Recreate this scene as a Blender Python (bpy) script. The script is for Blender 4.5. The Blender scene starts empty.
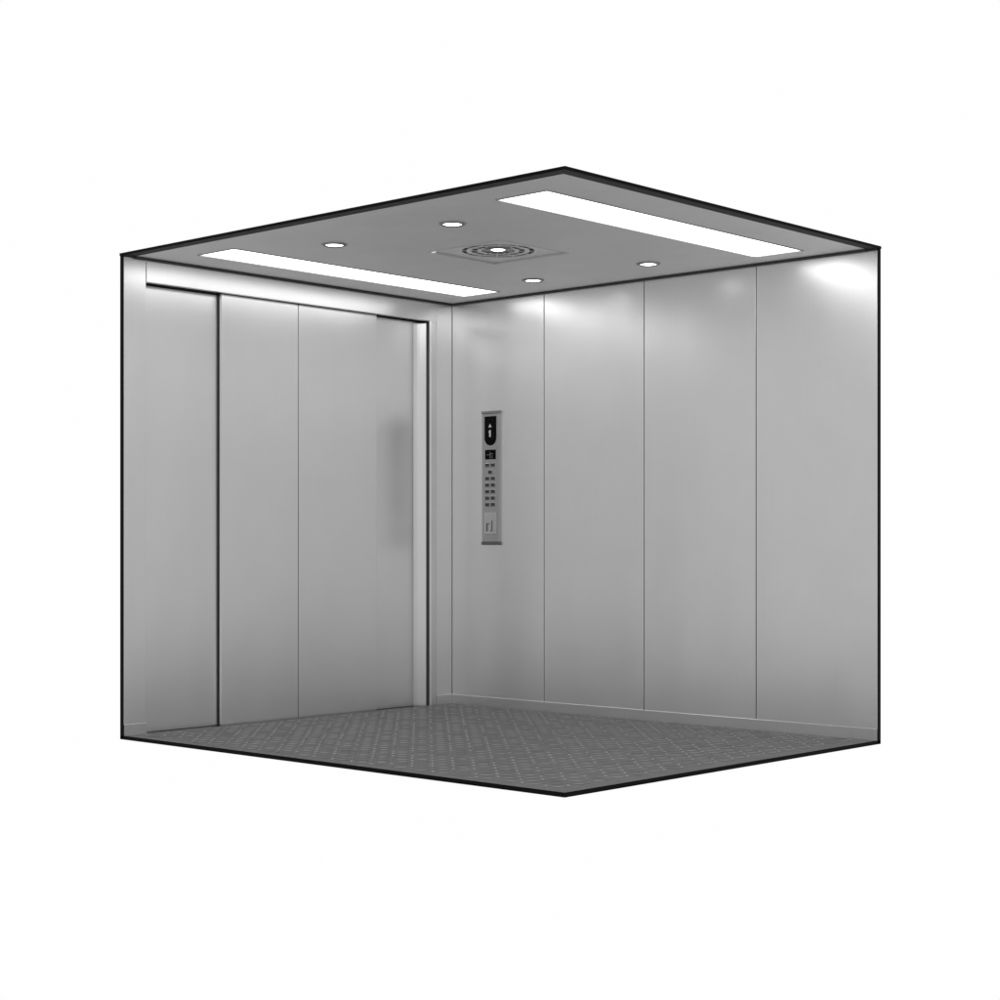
import bpy, bmesh, math, random
from mathutils import Vector, Matrix
random.seed(4)
scn = bpy.context.scene
C = scn.collection
L, W, H = 2.755, 2.255, 2.3          # cabin depth along x, width along -y, clear height
T = 0.025                            # wall thickness

# ------------------------------------------------------------------ materials
def new_mat(name):
    m = bpy.data.materials.new(name); m.use_nodes = True
    nt = m.node_tree
    return m, nt, nt.nodes['Principled BSDF']

def steel(name, base, rough, metallic=1.0, grain='Z', bump=0.02, var=0.05, warp=0.0):
    """brushed stainless steel: fine grain along one axis, large soft wear clouds in the roughness"""
    m, nt, b = new_mat(name)
    N, K = nt.nodes, nt.links
    tc = N.new('ShaderNodeTexCoord')
    mp = N.new('ShaderNodeMapping')
    s = {'Z': (260, 260, 2.2), 'X': (2.2, 260, 260), 'Y': (260, 2.2, 260)}[grain]
    mp.inputs['Scale'].default_value = s
    K.new(tc.outputs['Object'], mp.inputs['Vector'])
    n1 = N.new('ShaderNodeTexNoise'); n1.inputs['Scale'].default_value = 1.0
    n1.inputs['Detail'].default_value = 3
    K.new(mp.outputs['Vector'], n1.inputs['Vector'])
    n2 = N.new('ShaderNodeTexNoise'); n2.inputs['Scale'].default_value = 2.3
    n2.inputs['Detail'].default_value = 1
    K.new(tc.outputs['Object'], n2.inputs['Vector'])
    # colour variation
    r1 = N.new('ShaderNodeMapRange')
    r1.inputs['To Min'].default_value = base*(1-var); r1.inputs['To Max'].default_value = base*(1+var)
    r1.inputs['From Min'].default_value = 0.25; r1.inputs['From Max'].default_value = 0.75
    n3 = N.new('ShaderNodeTexNoise'); n3.inputs['Scale'].default_value = 5.0; n3.inputs['Detail'].default_value = 6
    K.new(tc.outputs['Object'], n3.inputs['Vector'])
    mx = N.new('ShaderNodeMix'); mx.data_type = 'FLOAT'; mx.inputs[0].default_value = 0.5
    K.new(n1.outputs['Fac'], mx.inputs[2]); K.new(n3.outputs['Fac'], mx.inputs[3])
    K.new(mx.outputs[0], r1.inputs['Value'])
    cc = N.new('ShaderNodeCombineColor')
    for i in range(3): K.new(r1.outputs['Result'], cc.inputs[i])
    K.new(cc.outputs['Color'], b.inputs['Base Color'])
    r2 = N.new('ShaderNodeMapRange')
    r2.inputs['From Min'].default_value = 0.3; r2.inputs['From Max'].default_value = 0.7
    r2.inputs['To Min'].default_value = rough*0.97; r2.inputs['To Max'].default_value = rough*1.04
    K.new(n2.outputs['Fac'], r2.inputs['Value'])
    K.new(r2.outputs['Result'], b.inputs['Roughness'])
    b.inputs['Metallic'].default_value = metallic
    bp = N.new('ShaderNodeBump'); bp.inputs['Strength'].default_value = bump
    bp.inputs['Distance'].default_value = 0.001
    K.new(n1.outputs['Fac'], bp.inputs['Height'])
    if warp:      # sheet metal is never quite flat: very shallow, broad waves
        mw = N.new('ShaderNodeMapping'); mw.inputs['Scale'].default_value = (2.6, 2.6, 0.7)
        K.new(tc.outputs['Object'], mw.inputs['Vector'])
        nw = N.new('ShaderNodeTexNoise'); nw.inputs['Scale'].default_value = 1.0; nw.inputs['Detail'].default_value = 1
        K.new(mw.outputs['Vector'], nw.inputs['Vector'])
        bw = N.new('ShaderNodeBump'); bw.inputs['Strength'].default_value = warp; bw.inputs['Distance'].default_value = 0.08
        K.new(nw.outputs['Fac'], bw.inputs['Height']); K.new(bw.outputs['Normal'], bp.inputs['Normal'])
    K.new(bp.outputs['Normal'], b.inputs['Normal'])
    return m

def plain(name, v, rough=0.5, metallic=0.0, spec=0.5):
    m, nt, b = new_mat(name)
    N, K = nt.nodes, nt.links
    tc = N.new('ShaderNodeTexCoord')
    n = N.new('ShaderNodeTexNoise'); n.inputs['Scale'].default_value = 30
    K.new(tc.outputs['Object'], n.inputs['Vector'])
    r = N.new('ShaderNodeMapRange'); r.inputs['To Min'].default_value = v*0.9; r.inputs['To Max'].default_value = v*1.1
    K.new(n.outputs['Fac'], r.inputs['Value'])
    cc = N.new('ShaderNodeCombineColor')
    for i in range(3): K.new(r.outputs['Result'], cc.inputs[i])
    K.new(cc.outputs['Color'], b.inputs['Base Color'])
    b.inputs['Roughness'].default_value = rough; b.inputs['Metallic'].default_value = metallic
    b.inputs['Specular IOR Level'].default_value = spec
    return m

def lamp(name, strength, v=1.0):
    m, nt, b = new_mat(name)
    b.inputs['Base Color'].default_value = (0.8, 0.8, 0.8, 1)
    b.inputs['Emission Color'].default_value = (v, v, v, 1)
    b.inputs['Emission Strength'].default_value = strength
    return m

def floor_mat():
    m, nt, b = new_mat('tread_plate')
    N, K = nt.nodes, nt.links
    tc = N.new('ShaderNodeTexCoord')
    n = N.new('ShaderNodeTexNoise'); n.inputs['Scale'].default_value = 9; n.inputs['Detail'].default_value = 8
    K.new(tc.outputs['Object'], n.inputs['Vector'])
    r = N.new('ShaderNodeMapRange'); r.inputs['From Min'].default_value = .3; r.inputs['From Max'].default_value = .7
    r.inputs['To Min'].default_value = FLOOR_V*0.86; r.inputs['To Max'].default_value = FLOOR_V*1.14
    K.new(n.outputs['Fac'], r.inputs['Value'])
    cc = N.new('ShaderNodeCombineColor')
    for i in range(3): K.new(r.outputs['Result'], cc.inputs[i])
    K.new(cc.outputs['Color'], b.inputs['Base Color'])
    b.inputs['Roughness'].default_value = 0.5
    b.inputs['Metallic'].default_value = 0.25
    n2 = N.new('ShaderNodeTexNoise'); n2.inputs['Scale'].default_value = 420
    K.new(tc.outputs['Object'], n2.inputs['Vector'])
    bp = N.new('ShaderNodeBump'); bp.inputs['Strength'].default_value = .15; bp.inputs['Distance'].default_value = .001
    K.new(n2.outputs['Fac'], bp.inputs['Height']); K.new(bp.outputs['Normal'], b.inputs['Normal'])
    return m

FLOOR_V = 0.21
M_WALL = steel('brushed_steel_wall', 0.89, 0.31, metallic=0.90, warp=0.17, var=0.03, bump=0.008)
M_DOOR = steel('brushed_steel_door', 0.90, 0.295, metallic=0.88, warp=0.12, var=0.025, bump=0.0)
M_TRIM = steel('polished_steel_trim', 0.82, 0.33, var=0.03, bump=0.008)
M_JAMB = steel('bright_steel_jamb', 0.96, 0.33, var=0.02, bump=0.005)
M_CEIL = steel('satin_steel_ceiling', 0.89, 0.5, metallic=0.85, grain='Y', bump=0.01)
M_VENT = steel('painted_vent_plate', 0.9, 0.45, metallic=0.8, grain='Y', bump=0.01)
M_VFRAME = steel('vent_frame_steel', 0.6, 0.5, metallic=0.6)
M_RING = steel('light_trim_ring', 0.35, 0.35)
M_PANEL = steel('control_plate_steel', 0.50, 0.32)
M_BUTTON = steel('button_ring_steel', 0.62, 0.25)
M_BLACK = plain('black_edge_paint', 0.004, 0.7, spec=0.1)
M_DARKGREY = plain('ceiling_dark_grey', 0.055, 0.6, spec=0.2)  # dark colour for the painted ceiling-joint shadow; also backs the fan grille
M_FRAME = plain('dark_ceiling_frame', 0.035, 0.6, spec=0.2)
M_GAP = plain('black_gap_fill', 0.006, 0.7, spec=0.15)
M_CAP = plain('grey_end_cap', 0.18, 0.5, metallic=0.3)
M_MARK = plain('etched_marking', 0.2, 0.5)
M_SEAL = plain('grey_rubber_seal', 0.06, 0.6)
M_DISP = plain('black_display_glass', 0.002, 0.45, spec=0.08)
M_BFACE = plain('dark_button_face', 0.05, 0.4)
M_GREY = plain('grey_marking', 0.17, 0.6)
M_GLYPH = lamp('display_glyph', 0.26); M_GLYPH.node_tree.nodes['Principled BSDF'].inputs['Base Color'].default_value = (.12, .12, .12, 1)
M_FLOOR = floor_mat()
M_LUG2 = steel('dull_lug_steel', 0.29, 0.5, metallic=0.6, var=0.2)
M_LUG = steel('worn_highlit_lug_steel', 0.45, 0.42, metallic=0.75)  # lighter than the plate: relief highlights put into the colour, plus wear
M_STRIP = lamp('strip_diffuser', 2.8)
M_SPOT = lamp('downlight_lens', 6.5)
M_FANLAMP = lamp('fan_lamp_lens', 4.0)
M_GLINT = lamp('glint_glow', 0.35)  # glow standing in for a glint, not a lamp

# ------------------------------------------------------------------ mesh helpers
def box(bm, x0, x1, y0, y1, z0, z1, bev=0.0, mi=0):
    r = bmesh.ops.create_cube(bm, size=1.0)
    vs = r['verts']
    for v in vs:
        v.co = Vector(((x0+x1)/2 + v.co.x*(x1-x0), (y0+y1)/2 + v.co.y*(y1-y0), (z0+z1)/2 + v.co.z*(z1-z0)))
    fs = set(f for v in vs for f in v.link_faces)
    for f in fs: f.material_index = mi
    if bev > 0:
        es = list(set(e for v in vs for e in v.link_edges))
        rb = bmesh.ops.bevel(bm, geom=es, offset=bev, segments=2, profile=0.5, affect='EDGES')
        for f in rb['faces']: f.material_index = mi

def prism(bm, pts, axis, a, b, mi=0):
    """extrude a 2-D outline along an axis from a to b"""
    def P(u, v, w):
        return {'x': (w, u, v), 'y': (u, w, v), 'z': (u, v, w)}[axis]
    A = [bm.verts.new(P(u, v, a)) for u, v in pts]
    B = [bm.verts.new(P(u, v, b)) for u, v in pts]
    fs = [bm.faces.new(A), bm.faces.new(B[::-1])]
    n = len(pts)
    for i in range(n): fs.append(bm.faces.new((A[i], B[i], B[(i+1) % n], A[(i+1) % n])))
    for f in fs: f.material_index = mi

def lathe(bm, prof, cx, cy, n=40, mi=0, closed=False, smooth=True):
    """revolve (radius, z) profile around the vertical through cx, cy"""
    rings = []
    for r, z in prof:
        if r < 1e-6: rings.append([bm.verts.new((cx, cy, z))])
        else: rings.append([bm.verts.new((cx+r*math.cos(2*math.pi*i/n), cy+r*math.sin(2*math.pi*i/n), z)) for i in range(n)])
    idx = list(range(len(rings)-1)) + ([len(rings)-1] if closed else [])
    for k in idx:
        a, b = rings[k], rings[(k+1) % len(rings)]
        for i in range(n):
            j = (i+1) % n
            if len(a) == 1 and len(b) == 1: continue
            if len(a) == 1: f = bm.faces.new((a[0], b[i], b[j]))
            elif len(b) == 1: f = bm.faces.new((a[i], b[0], a[j]))
            else: f = bm.faces.new((a[i], b[i], b[j], a[j]))
            f.smooth = smooth; f.material_index = mi

def obj(name, bm, mats, parent=None, label=None, group=None):
    bmesh.ops.recalc_face_normals(bm, faces=bm.faces[:])
    me = bpy.data.meshes.new(name)
    bm.to_mesh(me); bm.free()
    for m in (mats if isinstance(mats, (list, tuple)) else [mats]): me.materials.append(m)
    o = bpy.data.objects.new(name, me); C.objects.link(o)
    if parent is not None:
        o.parent = parent
    if label: o['label'] = label
    if group: o['group'] = group
    return o

def boxobj(name, dims, mat, parent, bev=0.0, label=None):
    bm = bmesh.new(); box(bm, *dims, bev=bev)
    return obj(name, bm, mat, parent, label)

# ------------------------------------------------------------------ the elevator car
car = bpy.data.objects.new('elevator_car', None); C.objects.link(car)
car['label'] = 'grey steel elevator car, open at the front, with closed sliding doors and dark tread floor'
car['category'] = 'elevator'

# --- floor: tread plate with raised lugs, on a thin platform with a black cut edge
bm = bmesh.new()
box(bm, -0.01, L-0.004, -W+0.004, 0.0, -0.006, 0.006)
p = 0.060
def lug(cx, cy, ang):
    k = random.uniform(0.94, 1.05)
    l, w, h = 0.0262*k, 0.0092*random.uniform(.92, 1.08), 0.0040*random.uniform(.75, 1.05)
    ang += random.uniform(-.04, .04)
    ca, sa = math.cos(ang), math.sin(ang)
    out = [(-1, 0), (-.6, .75), (0, 1), (.6, .75), (1, 0), (.6, -.75), (0, -1), (-.6, -.75)]
    def P(u, v, z): return bm.verts.new((cx+ca*u*l-sa*v*w, cy+sa*u*l+ca*v*w, z))
    lo = [P(u, v, 0.0061) for u, v in out]
    md = [P(u*.90, v*.78, 0.0061+h*.62) for u, v in out]
    hi = [P(u*.72, v*.45, 0.0061+h) for u, v in out]
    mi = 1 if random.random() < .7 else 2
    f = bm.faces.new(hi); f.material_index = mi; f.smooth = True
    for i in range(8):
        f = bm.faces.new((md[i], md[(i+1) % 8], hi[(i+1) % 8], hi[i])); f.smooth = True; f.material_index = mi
        f = bm.faces.new((lo[i], lo[(i+1) % 8], md[(i+1) % 8], md[i])); f.smooth = True
for i in range(1, int(L/p)):
    for j in range(1, int(W/p)):
        x, y = 0.01+i*p, -0.01-j*p
        if x < 0.03 or x > L-0.03 or y < -W+0.03: continue
        lug(x, y, -math.pi/4 if (i+j) % 2 else math.pi/4)
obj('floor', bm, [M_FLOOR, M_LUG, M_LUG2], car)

bm = bmesh.new()   # platform edge: two black strips along the open sides
box(bm, L-0.004, L+0.001, -W-0.001, 0.026, -0.011, 0.0065)
box(bm, -0.026, L-0.004, -W-0.001, -W+0.004, -0.011, 0.0065)
box(bm, -0.02, L-0.006, -W+0.006, 0.02, -0.011, -0.007)
obj('platform_edge', bm, M_BLACK, car)

# --- ceiling sheet with cut-outs for the strip lights and the fan
SX = [(0.262, 0.536), (2.190, 2.466)]; SY = (-2.020, -0.176)
VC = (1.365, -1.100); VH = 0.240
Z0 = H
xs = sorted([0.022, L-0.054, SX[0][0], SX[0][1], SX[1][0], SX[1][1], VC[0]-VH, VC[0]+VH])
ys = sorted([-W+0.056, -0.022, SY[0], SY[1], VC[1]-VH, VC[1]+VH])
bm = bmesh.new()
grid = {}
def gv(i, j):
    if (i, j) not in grid: grid[(i, j)] = bm.verts.new((xs[i], ys[j], Z0))
    return grid[(i, j)]
for i in range(len(xs)-1):
    for j in range(len(ys)-1):
        mx, my = (xs[i]+xs[i+1])/2, (ys[j]+ys[j+1])/2
        if any(a < mx < b for a, b in SX) and SY[0] < my < SY[1]: continue
        if abs(mx-VC[0]) < VH and abs(my-VC[1]) < VH: continue
        bm.faces.new((gv(i, j), gv(i+1, j), gv(i+1, j+1), gv(i, j+1)))
ret = bmesh.ops.extrude_face_region(bm, geom=bm.faces[:])
for v in [g for g in ret['geom'] if isinstance(g, bmesh.types.BMVert)]: v.co.z = Z0+0.012
ceil = obj('ceiling', bm, M_CEIL, car)

bm = bmesh.new()   # dark perimeter frame of the ceiling
box(bm, L-0.054, L, -W, T, H-0.0005, H+0.010)
box(bm, -T, L-0.054, -W, -W+0.056, H-0.0005, H+0.010)
obj('ceiling_frame', bm, M_FRAME, car)
bm = bmesh.new()   # dark strips painting in the shadow line where walls meet ceiling
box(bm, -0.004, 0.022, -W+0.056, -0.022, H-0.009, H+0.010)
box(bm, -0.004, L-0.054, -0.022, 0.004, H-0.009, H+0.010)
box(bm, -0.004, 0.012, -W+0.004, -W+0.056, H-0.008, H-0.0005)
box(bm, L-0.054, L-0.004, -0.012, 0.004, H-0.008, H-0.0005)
obj('ceiling_shadow_strip', bm, M_DARKGREY, car)
bm = bmesh.new()   # black outer rim and roof sheet
box(bm, L+0.0002, L+0.004, -W-0.004, T+0.002, H-0.001, H+0.011)
box(bm, -T-0.002, L, -W-0.004, -W-0.0002, H-0.001, H+0.011)
obj('ceiling_edge', bm, M_BLACK, car)

# --- strip lights
def strip_light(x0, x1, label):
    bm = bmesh.new()
    y0, y1 = SY; t = 0.007
    box(bm, x0+.0005, x0+t, y0+.0005, y1-.0005, H-0.003, H+0.030)
    box(bm, x1-t, x1-.0005, y0+.0005, y1-.0005, H-0.003, H+0.030)
    box(bm, x0+t, x1-t, y0+.0005, y0+t, H-0.003, H+0.030)
    box(bm, x0+t, x1-t, y1-t, y1-.0005, H-0.003, H+0.030)
    fr = obj('strip_light', bm, M_RING, car, label)
    bm = bmesh.new(); box(bm, x0+t+.0003, x1-t-.0003, y0+t+.0003, y1-t-.0003, H+0.001, H+0.012)
    obj('diffuser', bm, M_STRIP, fr)
    return fr
strip_light(*SX[0], 'long white strip light along the door side of the ceiling')
strip_light(*SX[1], 'long white strip light along the open rear edge of the ceiling')

# --- four downlights
def downlight(cx, cy):
    bm = bmesh.new()
    lathe(bm, [(0.040, H-0.002), (0.043, H-0.007), (0.050, H-0.008), (0.058, H-0.004), (0.060, H+0.001), (0.040, H+0.001)], 0, 0, n=48, closed=True)
    ring = obj('downlight', bm, M_RING, car, group='round downlights in the ceiling')
    ring.location = (cx, cy, 0)
    bm = bmesh.new(); lathe(bm, [(0, H-0.006), (0.030, H-0.0055), (0.0408, H-0.003), (0.0408, H+0.0)], 0, 0, n=40)
    obj('lens', bm, M_SPOT, ring)
    return ring
d0 = downlight(1.714, -1.772)
for x, y in [(0.960, -1.772), (1.700, -0.372), (0.940, -0.366)]:
    d = d0.copy(); C.objects.link(d); d.parent = car; d.location = (x, y, 0)
    for ch in d0.children:
        c = ch.copy(); C.objects.link(c); c.parent = d

# --- ventilation plate with fan
vx, vy = VC
zp = H+0.007
bm = bmesh.new()
R = 0.188; n = 64
def sq(a):   # point of the square border in direction a
    c, s = math.cos(a), math.sin(a); k = (VH-0.0006)/max(abs(c), abs(s)); return c*k, s*k
angs = [2*math.pi*(i+.5)/n for i in range(n)]
angs = sorted(set([round(a, 6) for a in angs] + [round(math.pi/4+k*math.pi/2, 6) for k in range(4)]))
n = len(angs)
cir = [bm.verts.new((vx+R*math.cos(a), vy+R*math.sin(a), zp)) for a in angs]
cirt = [bm.verts.new((vx+R*math.cos(a), vy+R*math.sin(a), zp+0.03)) for a in angs]
inn = [bm.verts.new((vx+sq(a)[0]*.97, vy+sq(a)[1]*.97, zp)) for a in angs]
out = [bm.verts.new((vx+sq(a)[0], vy+sq(a)[1], zp-.001)) for a in angs]
for i in range(n):
    j = (i+1) % n
    bm.faces.new((cir[i], inn[i], inn[j], cir[j]))
    bm.faces.new((inn[i], out[i], out[j], inn[j]))
    bm.faces.new((cirt[i], cir[i], cir[j], cirt[j]))
plate = obj('vent_plate', bm, M_VENT, car, 'square ventilation plate with round fan grille in mid ceiling')
bm = bmesh.new(); lathe(bm, [(0, zp+0.0018), (R+.001, zp+0.0018), (R+.001, zp+0.026), (0, zp+0.026)], vx, vy, n=48)
obj('fan_opening', bm, M_DARKGREY, plate)
bm = bmesh.new()
for r0, r1 in [(0.173, 0.1875), (0.128, 0.150), (0.080, 0.100)]:
    lathe(bm, [(r0, zp+.0005), ((r0+r1)/2, zp-.0012), (r1, zp+.0005), (r1, zp+.003), (r0, zp+.003)], vx, vy, n=64, closed=True)
obj('grille_ring', bm, M_VENT, plate)
bm = bmesh.new()
for k in range(12):
    a = 2*math.pi*(k+.5)/12
    b2 = bmesh.new(); box(b2, 0.06, 0.180, -0.003, 0.003, 0.0004, 0.003)
    b2.transform(Matrix.Translation((vx, vy, zp)) @ Matrix.Rotation(a, 4, 'Z') @ Matrix.Rotation(0.0, 4, 'X'))
    me = bpy.data.meshes.new('t'); b2.to_mesh(me); b2.free(); bm.from_mesh(me); bpy.data.meshes.remove(me)
obj('vane', bm, M_VENT, plate)
bm = bmesh.new()
a0, a1, b0_, b1_ = vx-VH, vx+VH, vy-VH, vy+VH
for q in [(a0+.0008, a0+.006, b0_+.0008, b1_-.0008), (a1-.006, a1-.0008, b0_+.0008, b1_-.0008), (a0+.006, a1-.006, b0_+.0008, b0_+.006), (a0+.006, a1-.006, b1_-.006, b1_-.0008)]:
    box(bm, *q, H-.0015, zp-.0012)
obj('vent_frame', bm, M_VFRAME, plate)
bm = bmesh.new()
lathe(bm, [(0.034, zp-.002), (0.052, zp-.0055), (0.070, zp-.001), (0.072, zp+.009), (0.034, zp+.009)], vx+.03, vy-.033, n=48, closed=True)
obj('fan_hub', bm, M_RING, plate)
bm = bmesh.new(); lathe(bm, [(0, zp-.0050), (0.026, zp-.0045), (0.0345, zp-.001), (0.0345, zp+.006)], vx+.03, vy-.033, n=40)
obj('fan_lamp', bm, M_FANLAMP, plate)
bm = bmesh.new(); lathe(bm, [(0, H-.002), (0.008, H-.001), (0.012, H+.004), (0.008, H+.010), (0, H+.011)], a0+.014, b0_+.036, n=20)
obj('corner_glint', bm, M_GLINT, plate)  # added glowing bead for the glare at the recess corner

# --- side wall: four steel sheets over a dark backing
SK = 0.060
bm = bmesh.new(); box(bm, -T+.001, L-0.001, 0.014, T, 0.0, H-.001)
obj('side_wall_backing', bm, M_BLACK, car)
seams = [0.0, 0.699, 1.387, 2.080, L]
for k in range(4):
    a, b = seams[k]+0.0022, seams[k+1]-0.0022
    if k == 3: b = L-0.0015
    boxobj('side_wall_panel', (a, b, 0.0, 0.013, SK-.004, H-0.0092), M_WALL, car, bev=0.0016)
bm = bmesh.new()
prism(bm, [(0.013, 0.0062), (-0.006, 0.0062), (-0.006, SK-.002), (-0.004, SK), (0.013, SK)], 'x', 0.001, L-0.0015)
obj('skirting_board', bm, M_TRIM, car, 'long steel skirting under the side wall panels')
bm = bmesh.new(); box(bm, L-0.0012, L+0.001, 0.0, T+.001, -0.010, H+.009)
obj('side_wall_edge', bm, M_BLACK, car)

# --- door wall
ZL = 2.187
YL, YR, YJ = -2.124, -0.183, -0.128
boxobj('return_panel', (-T, 0.0, -W+0.0015, YL-.0015, 0.0065, H-.0092), M_WALL, car, 0.0016, 'tall narrow return panel left of the doors')
boxobj('return_panel', (-T, 0.0, YJ+.001, -0.0022, 0.0065, H-.0092), M_WALL, car, 0.0016, 'tall narrow return panel in the corner right of the doors')
boxobj('door_header', (-T, 0.001, YL+.0005, YJ, ZL, H-.0092), M_WALL, car, 0.0016)
for y0, y1, lb in [(-W+0.002, YL, 'short skirting piece left of the doors'), (YJ+.001, -0.0065, 'short skirting piece in the corner right of the doors')]:
    bm = bmesh.new()
    prism(bm, [(-0.001, 0.0062), (0.004, 0.0062), (0.004, SK-.002), (0.0025, SK), (-0.001, SK)], 'y', y0, y1)
    obj('skirting_board', bm, M_TRIM, car, lb)
bm = bmesh.new(); box(bm, -T-.001, 0.0, -W-0.001, -W+0.0012, -0.010, H+.009)
obj('door_wall_edge', bm, M_BLACK, car)
# right door jamb: slanted bright face, dark rubber groove, bright return
bm = bmesh.new()
prism(bm, [(-0.002, YR), (0.004, YR+.010), (0.004, YJ-.008), (-0.001, YJ), (-0.110, YJ), (-0.110, YR+.012), (-0.002, YR+.012)], 'z', 0.0065, ZL-.0005)
jamb = obj('door_jamb', bm, M_TRIM, car, 'bright vertical door jamb right of the doors')
boxobj('rubber_seal', (-0.027, -0.0022, YR+.0005, YR+.0115, 0.0065, ZL-.001), M_SEAL, jamb)
bm = bmesh.new(); prism(bm, [(-0.0685, YR-.062), (-0.0615, YR-.040), (-0.0545, YR-.0275), (-0.0275, YR-.001), (-0.0275, YR+.0115), (-0.0685, YR+.0115)], 'z', 0.0040, ZL-.012)
obj('jamb_return', bm, M_JAMB, jamb)
bm = bmesh.new()
prism(bm, [(-0.110, YL-.02), (-0.026, YL-.02), (-0.026, YL-.002), (-0.110, YL-.002)], 'z', 0.0065, ZL)
obj('door_jamb', bm, M_TRIM, car, 'hidden side of the door jamb left of the doors')
# dark header underside, and an added black backing against white leaks behind the doors
bm = bmesh.new()
box(bm, -0.112, -T-.0005, YL, YJ, ZL-.002, ZL+.05)
box(bm, -0.150, -0.125, -W+.1, -0.01, 0.0, H-.02)
box(bm, -0.125, -0.112, YL, YJ, ZL+.06, H-.03)
obj('door_backing', bm, M_GAP, car)
bm = bmesh.new()
box(bm, -0.125, -0.0105, YL, YR, -0.006, 0.0030)
for gx in (-0.024, -0.052, -0.084):
    box(bm, gx-.004, gx+.004, YL+.01, YR-.01, 0.0032, 0.0036, mi=1)
box(bm, -0.0100, 0.004, YL, YR, 0.0062, 0.0082)
obj('door_sill', bm, [M_RING, M_GAP], car)

XI, XO, XL = -0.035, -0.069, -0.066
def door_panel(y0, y1, x, t, label, ztop):
    return boxobj('door_panel', (x-t, x, y0, y1, 0.0055, ztop), M_DOOR, car, 0.002, label)
a = door_panel(-1.640, -1.1312, XI, 0.017, 'left inner sliding door panel, next to the centre seam', ZL+.03)
b = door_panel(-1.1270, -0.562, XI, 0.017, 'right inner sliding door panel, next to the centre seam', ZL+.03)
bm = bmesh.new(); box(bm, XL+.002, XI-.0175, -1.637, -1.60, 0.012, ZL+.02)
obj('edge_shadow_strip', bm, M_GAP, a)  # black strip painting the shadow behind the panel edge
bm = bmesh.new(); box(bm, XO+.002, XI-.0175, -0.60, -0.568, 0.012, ZL+.02)
obj('edge_shadow_strip', bm, M_GAP, b)  # matching strip, shade as black colour behind the right panel
boxobj('seam_gap', (XI-.016, XI-.004, -1.1311, -1.1271, 0.012, ZL), M_GAP, a)
c1 = door_panel(-2.128, -1.585, XL, 0.018, 'recessed outer sliding door panel at the far left', ZL-.005)
c2 = door_panel(-0.620, YR-.0015, XO, 0.018, 'recessed outer sliding door panel at the right jamb', ZL-.004)

# --- control panel on the side wall
PX0, PX1, PZ0, PZ1 = 0.246, 0.376, 0.935, 1.655
yf = -0.012
bm = bmesh.new(); box(bm, PX0, PX1, yf, 0.0005, PZ0, PZ1, bev=0.0015)
cp = obj('control_panel', bm, M_PANEL, car, 'slim upright steel control panel with black display and buttons')
pcx = (PX0+PX1)/2
for z0, z1 in [(PZ1, PZ1+0.016), (PZ0-0.018, PZ0)]:
    boxobj('end_cap', (PX0-.003, PX1+.003, yf-.004, 0.0005, z0+.0004, z1), (M_CAP if z0 < 1 else M_RING), cp, 0.003)
# display: black glass with a rounded lower end, arrow and digit
dw = 0.043; dt = 1.640; db = 1.476
pts = [(pcx-dw, dt), (pcx-dw, db+dw)]
for k in range(1, 16):
    a_ = math.pi + math.pi*k/16
    pts.append((pcx+dw*math.cos(a_), db+dw+dw*math.sin(a_)))
pts += [(pcx+dw, db+dw), (pcx+dw, dt)]
bm = bmesh.new(); prism(bm, pts, 'y', yf-.003, yf+.001)
disp = obj('display', bm, M_DISP, cp)
bm = bmesh.new()
prism(bm, [(pcx-.012, 1.578), (pcx+.012, 1.578), (pcx, 1.598)], 'y', yf-.0042, yf-.0025)
obj('arrow_sign', bm, M_GLYPH, disp)
bm = bmesh.new()
prism(bm, [(pcx-.006, 1.524), (pcx+.006, 1.524), (pcx+.006, 1.563), (pcx-.001, 1.563), (pcx-.010, 1.555), (pcx-.010, 1.548), (pcx-.006, 1.550)], 'y', yf-.0042, yf-.0025)
obj('floor_digit', bm, M_GLYPH, disp)
# black notice plate with pale marks
zc = 1.425
boxobj('notice_plate', (pcx-.040, pcx+.040, yf-.002, yf+.001, zc-.027, zc+.027), M_DISP, cp, 0.001)
npl = cp.children[-1]
bm = bmesh.new()
box(bm, pcx-.0035, pcx+.0035, yf-.0028, yf-.001, zc-.021, zc+.014)
box(bm, pcx-.028, pcx-.0037, yf-.0028, yf-.001, zc-.003, zc+.001)
box(bm, pcx+.0037, pcx+.022, yf-.0028, yf-.001, zc+.002, zc+.006)
box(bm, pcx+.012, pcx+.017, yf-.0028, yf-.001, zc-.022, zc-.003)
obj('marking', bm, M_GREY, npl)
# buttons
def button(x, z):
    bm = bmesh.new()
    w, h = 0.0185, 0.0120
    box(bm, -w, w, yf-.0035, yf+.001, -h, h, bev=0.0025)
    b = obj('button', bm, M_BUTTON, cp, group='push buttons on the control panel')
    b.location = (x, 0, z)
    bm = bmesh.new(); box(bm, -w+.0035, w-.0035, yf-.0050, yf-.002, -h+.003, h-.003, bev=0.001)
    obj('button_face', bm, M_BFACE, b)
    return b
spots = [(pcx-.022, 1.366), (pcx+.022, 1.366), (pcx, 1.327)]
for r in range(5):
    z = 1.291-r*0.0368
    spots += [(pcx-.022, z), (pcx+.022, z)]
b0 = button(*spots[0])
for x, z in spots[1:]:
    q = b0.copy(); C.objects.link(q); q.parent = cp; q.location = (x, 0, z)
    for ch in b0.children:
        c = ch.copy(); C.objects.link(c); c.parent = q
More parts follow.
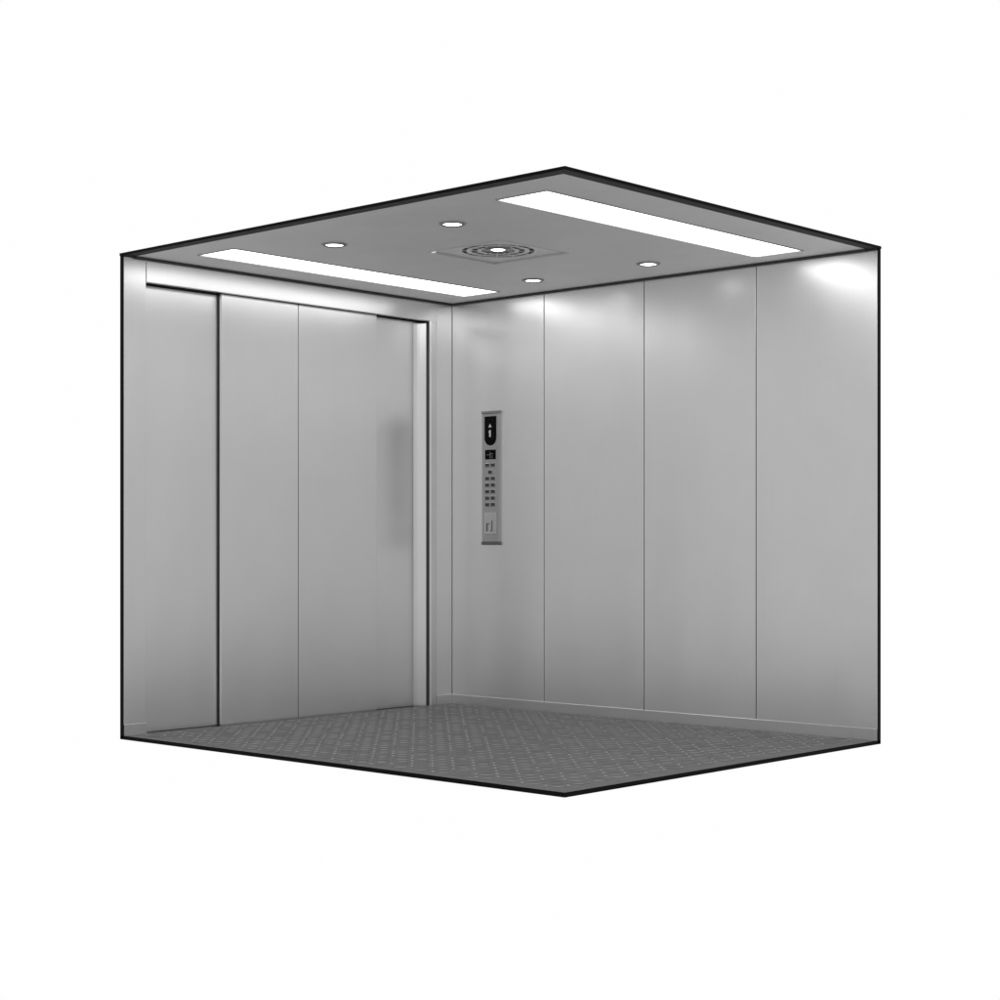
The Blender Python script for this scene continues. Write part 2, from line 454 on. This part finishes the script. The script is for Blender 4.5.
# service hatch at the foot of the panel, with lock slots
bm = bmesh.new(); box(bm, pcx-.047, pcx+.047, yf-.003, yf+.001, 0.975, 1.100, bev=0.0025)
hatch = obj('service_hatch', bm, M_BUTTON, cp)
bm = bmesh.new()
box(bm, pcx-.030, pcx-.018, yf-.0042, yf-.002, 0.993, 1.040)
box(bm, pcx-.018, pcx-.004, yf-.0042, yf-.002, 1.032, 1.040)
box(bm, pcx+.010, pcx+.018, yf-.0042, yf-.002, 0.993, 1.055)
box(bm, pcx+.002, pcx+.010, yf-.0042, yf-.002, 0.993, 1.000)
obj('marking', bm, M_MARK, hatch)

WORLD_DIM = 0.52
# ------------------------------------------------------------------ white world, dimmed by direction
w = bpy.data.worlds.new('World'); scn.world = w; w.use_nodes = True
# made-up gradient: white behind the car, dimmed elsewhere so steel reflections stay even
NT = w.node_tree; bg = NT.nodes['Background']
tc = NT.nodes.new('ShaderNodeTexCoord')
dp = NT.nodes.new('ShaderNodeVectorMath'); dp.operation = 'DOT_PRODUCT'
dp.inputs[1].default_value = (-0.6743, 0.7384, 0)
NT.links.new(tc.outputs['Generated'], dp.inputs[0])
mr = NT.nodes.new('ShaderNodeMapRange'); mr.interpolation_type = 'SMOOTHSTEP'
mr.inputs['From Min'].default_value = 0.0; mr.inputs['From Max'].default_value = 0.72
mr.inputs['To Min'].default_value = WORLD_DIM; mr.inputs['To Max'].default_value = 0.995
NT.links.new(dp.outputs['Value'], mr.inputs['Value'])
NT.links.new(mr.outputs['Result'], bg.inputs['Strength'])
bg.inputs['Color'].default_value = (1, 1, 1, 1)

# ------------------------------------------------------------------ camera
cam = bpy.data.cameras.new('camera'); co = bpy.data.objects.new('camera', cam); C.objects.link(co)
co.location = (6.79406, -7.03135, 0.92013)
th = 2.31087354
co.rotation_euler = (math.pi/2, 0, th-math.pi/2)
cam.sensor_width = 36; cam.lens = 36*1.69977
cam.shift_y = (544.371-500)/1000
cam.clip_end = 200
scn.camera = co
scn.view_settings.view_transform = 'Standard'; scn.view_settings.look = 'None'
scn.view_settings.exposure = 0; scn.view_settings.gamma = 1
scn.cycles.max_bounces = 12; scn.cycles.glossy_bounces = 8; scn.cycles.diffuse_bounces = 6
scn.cycles.use_denoising = True
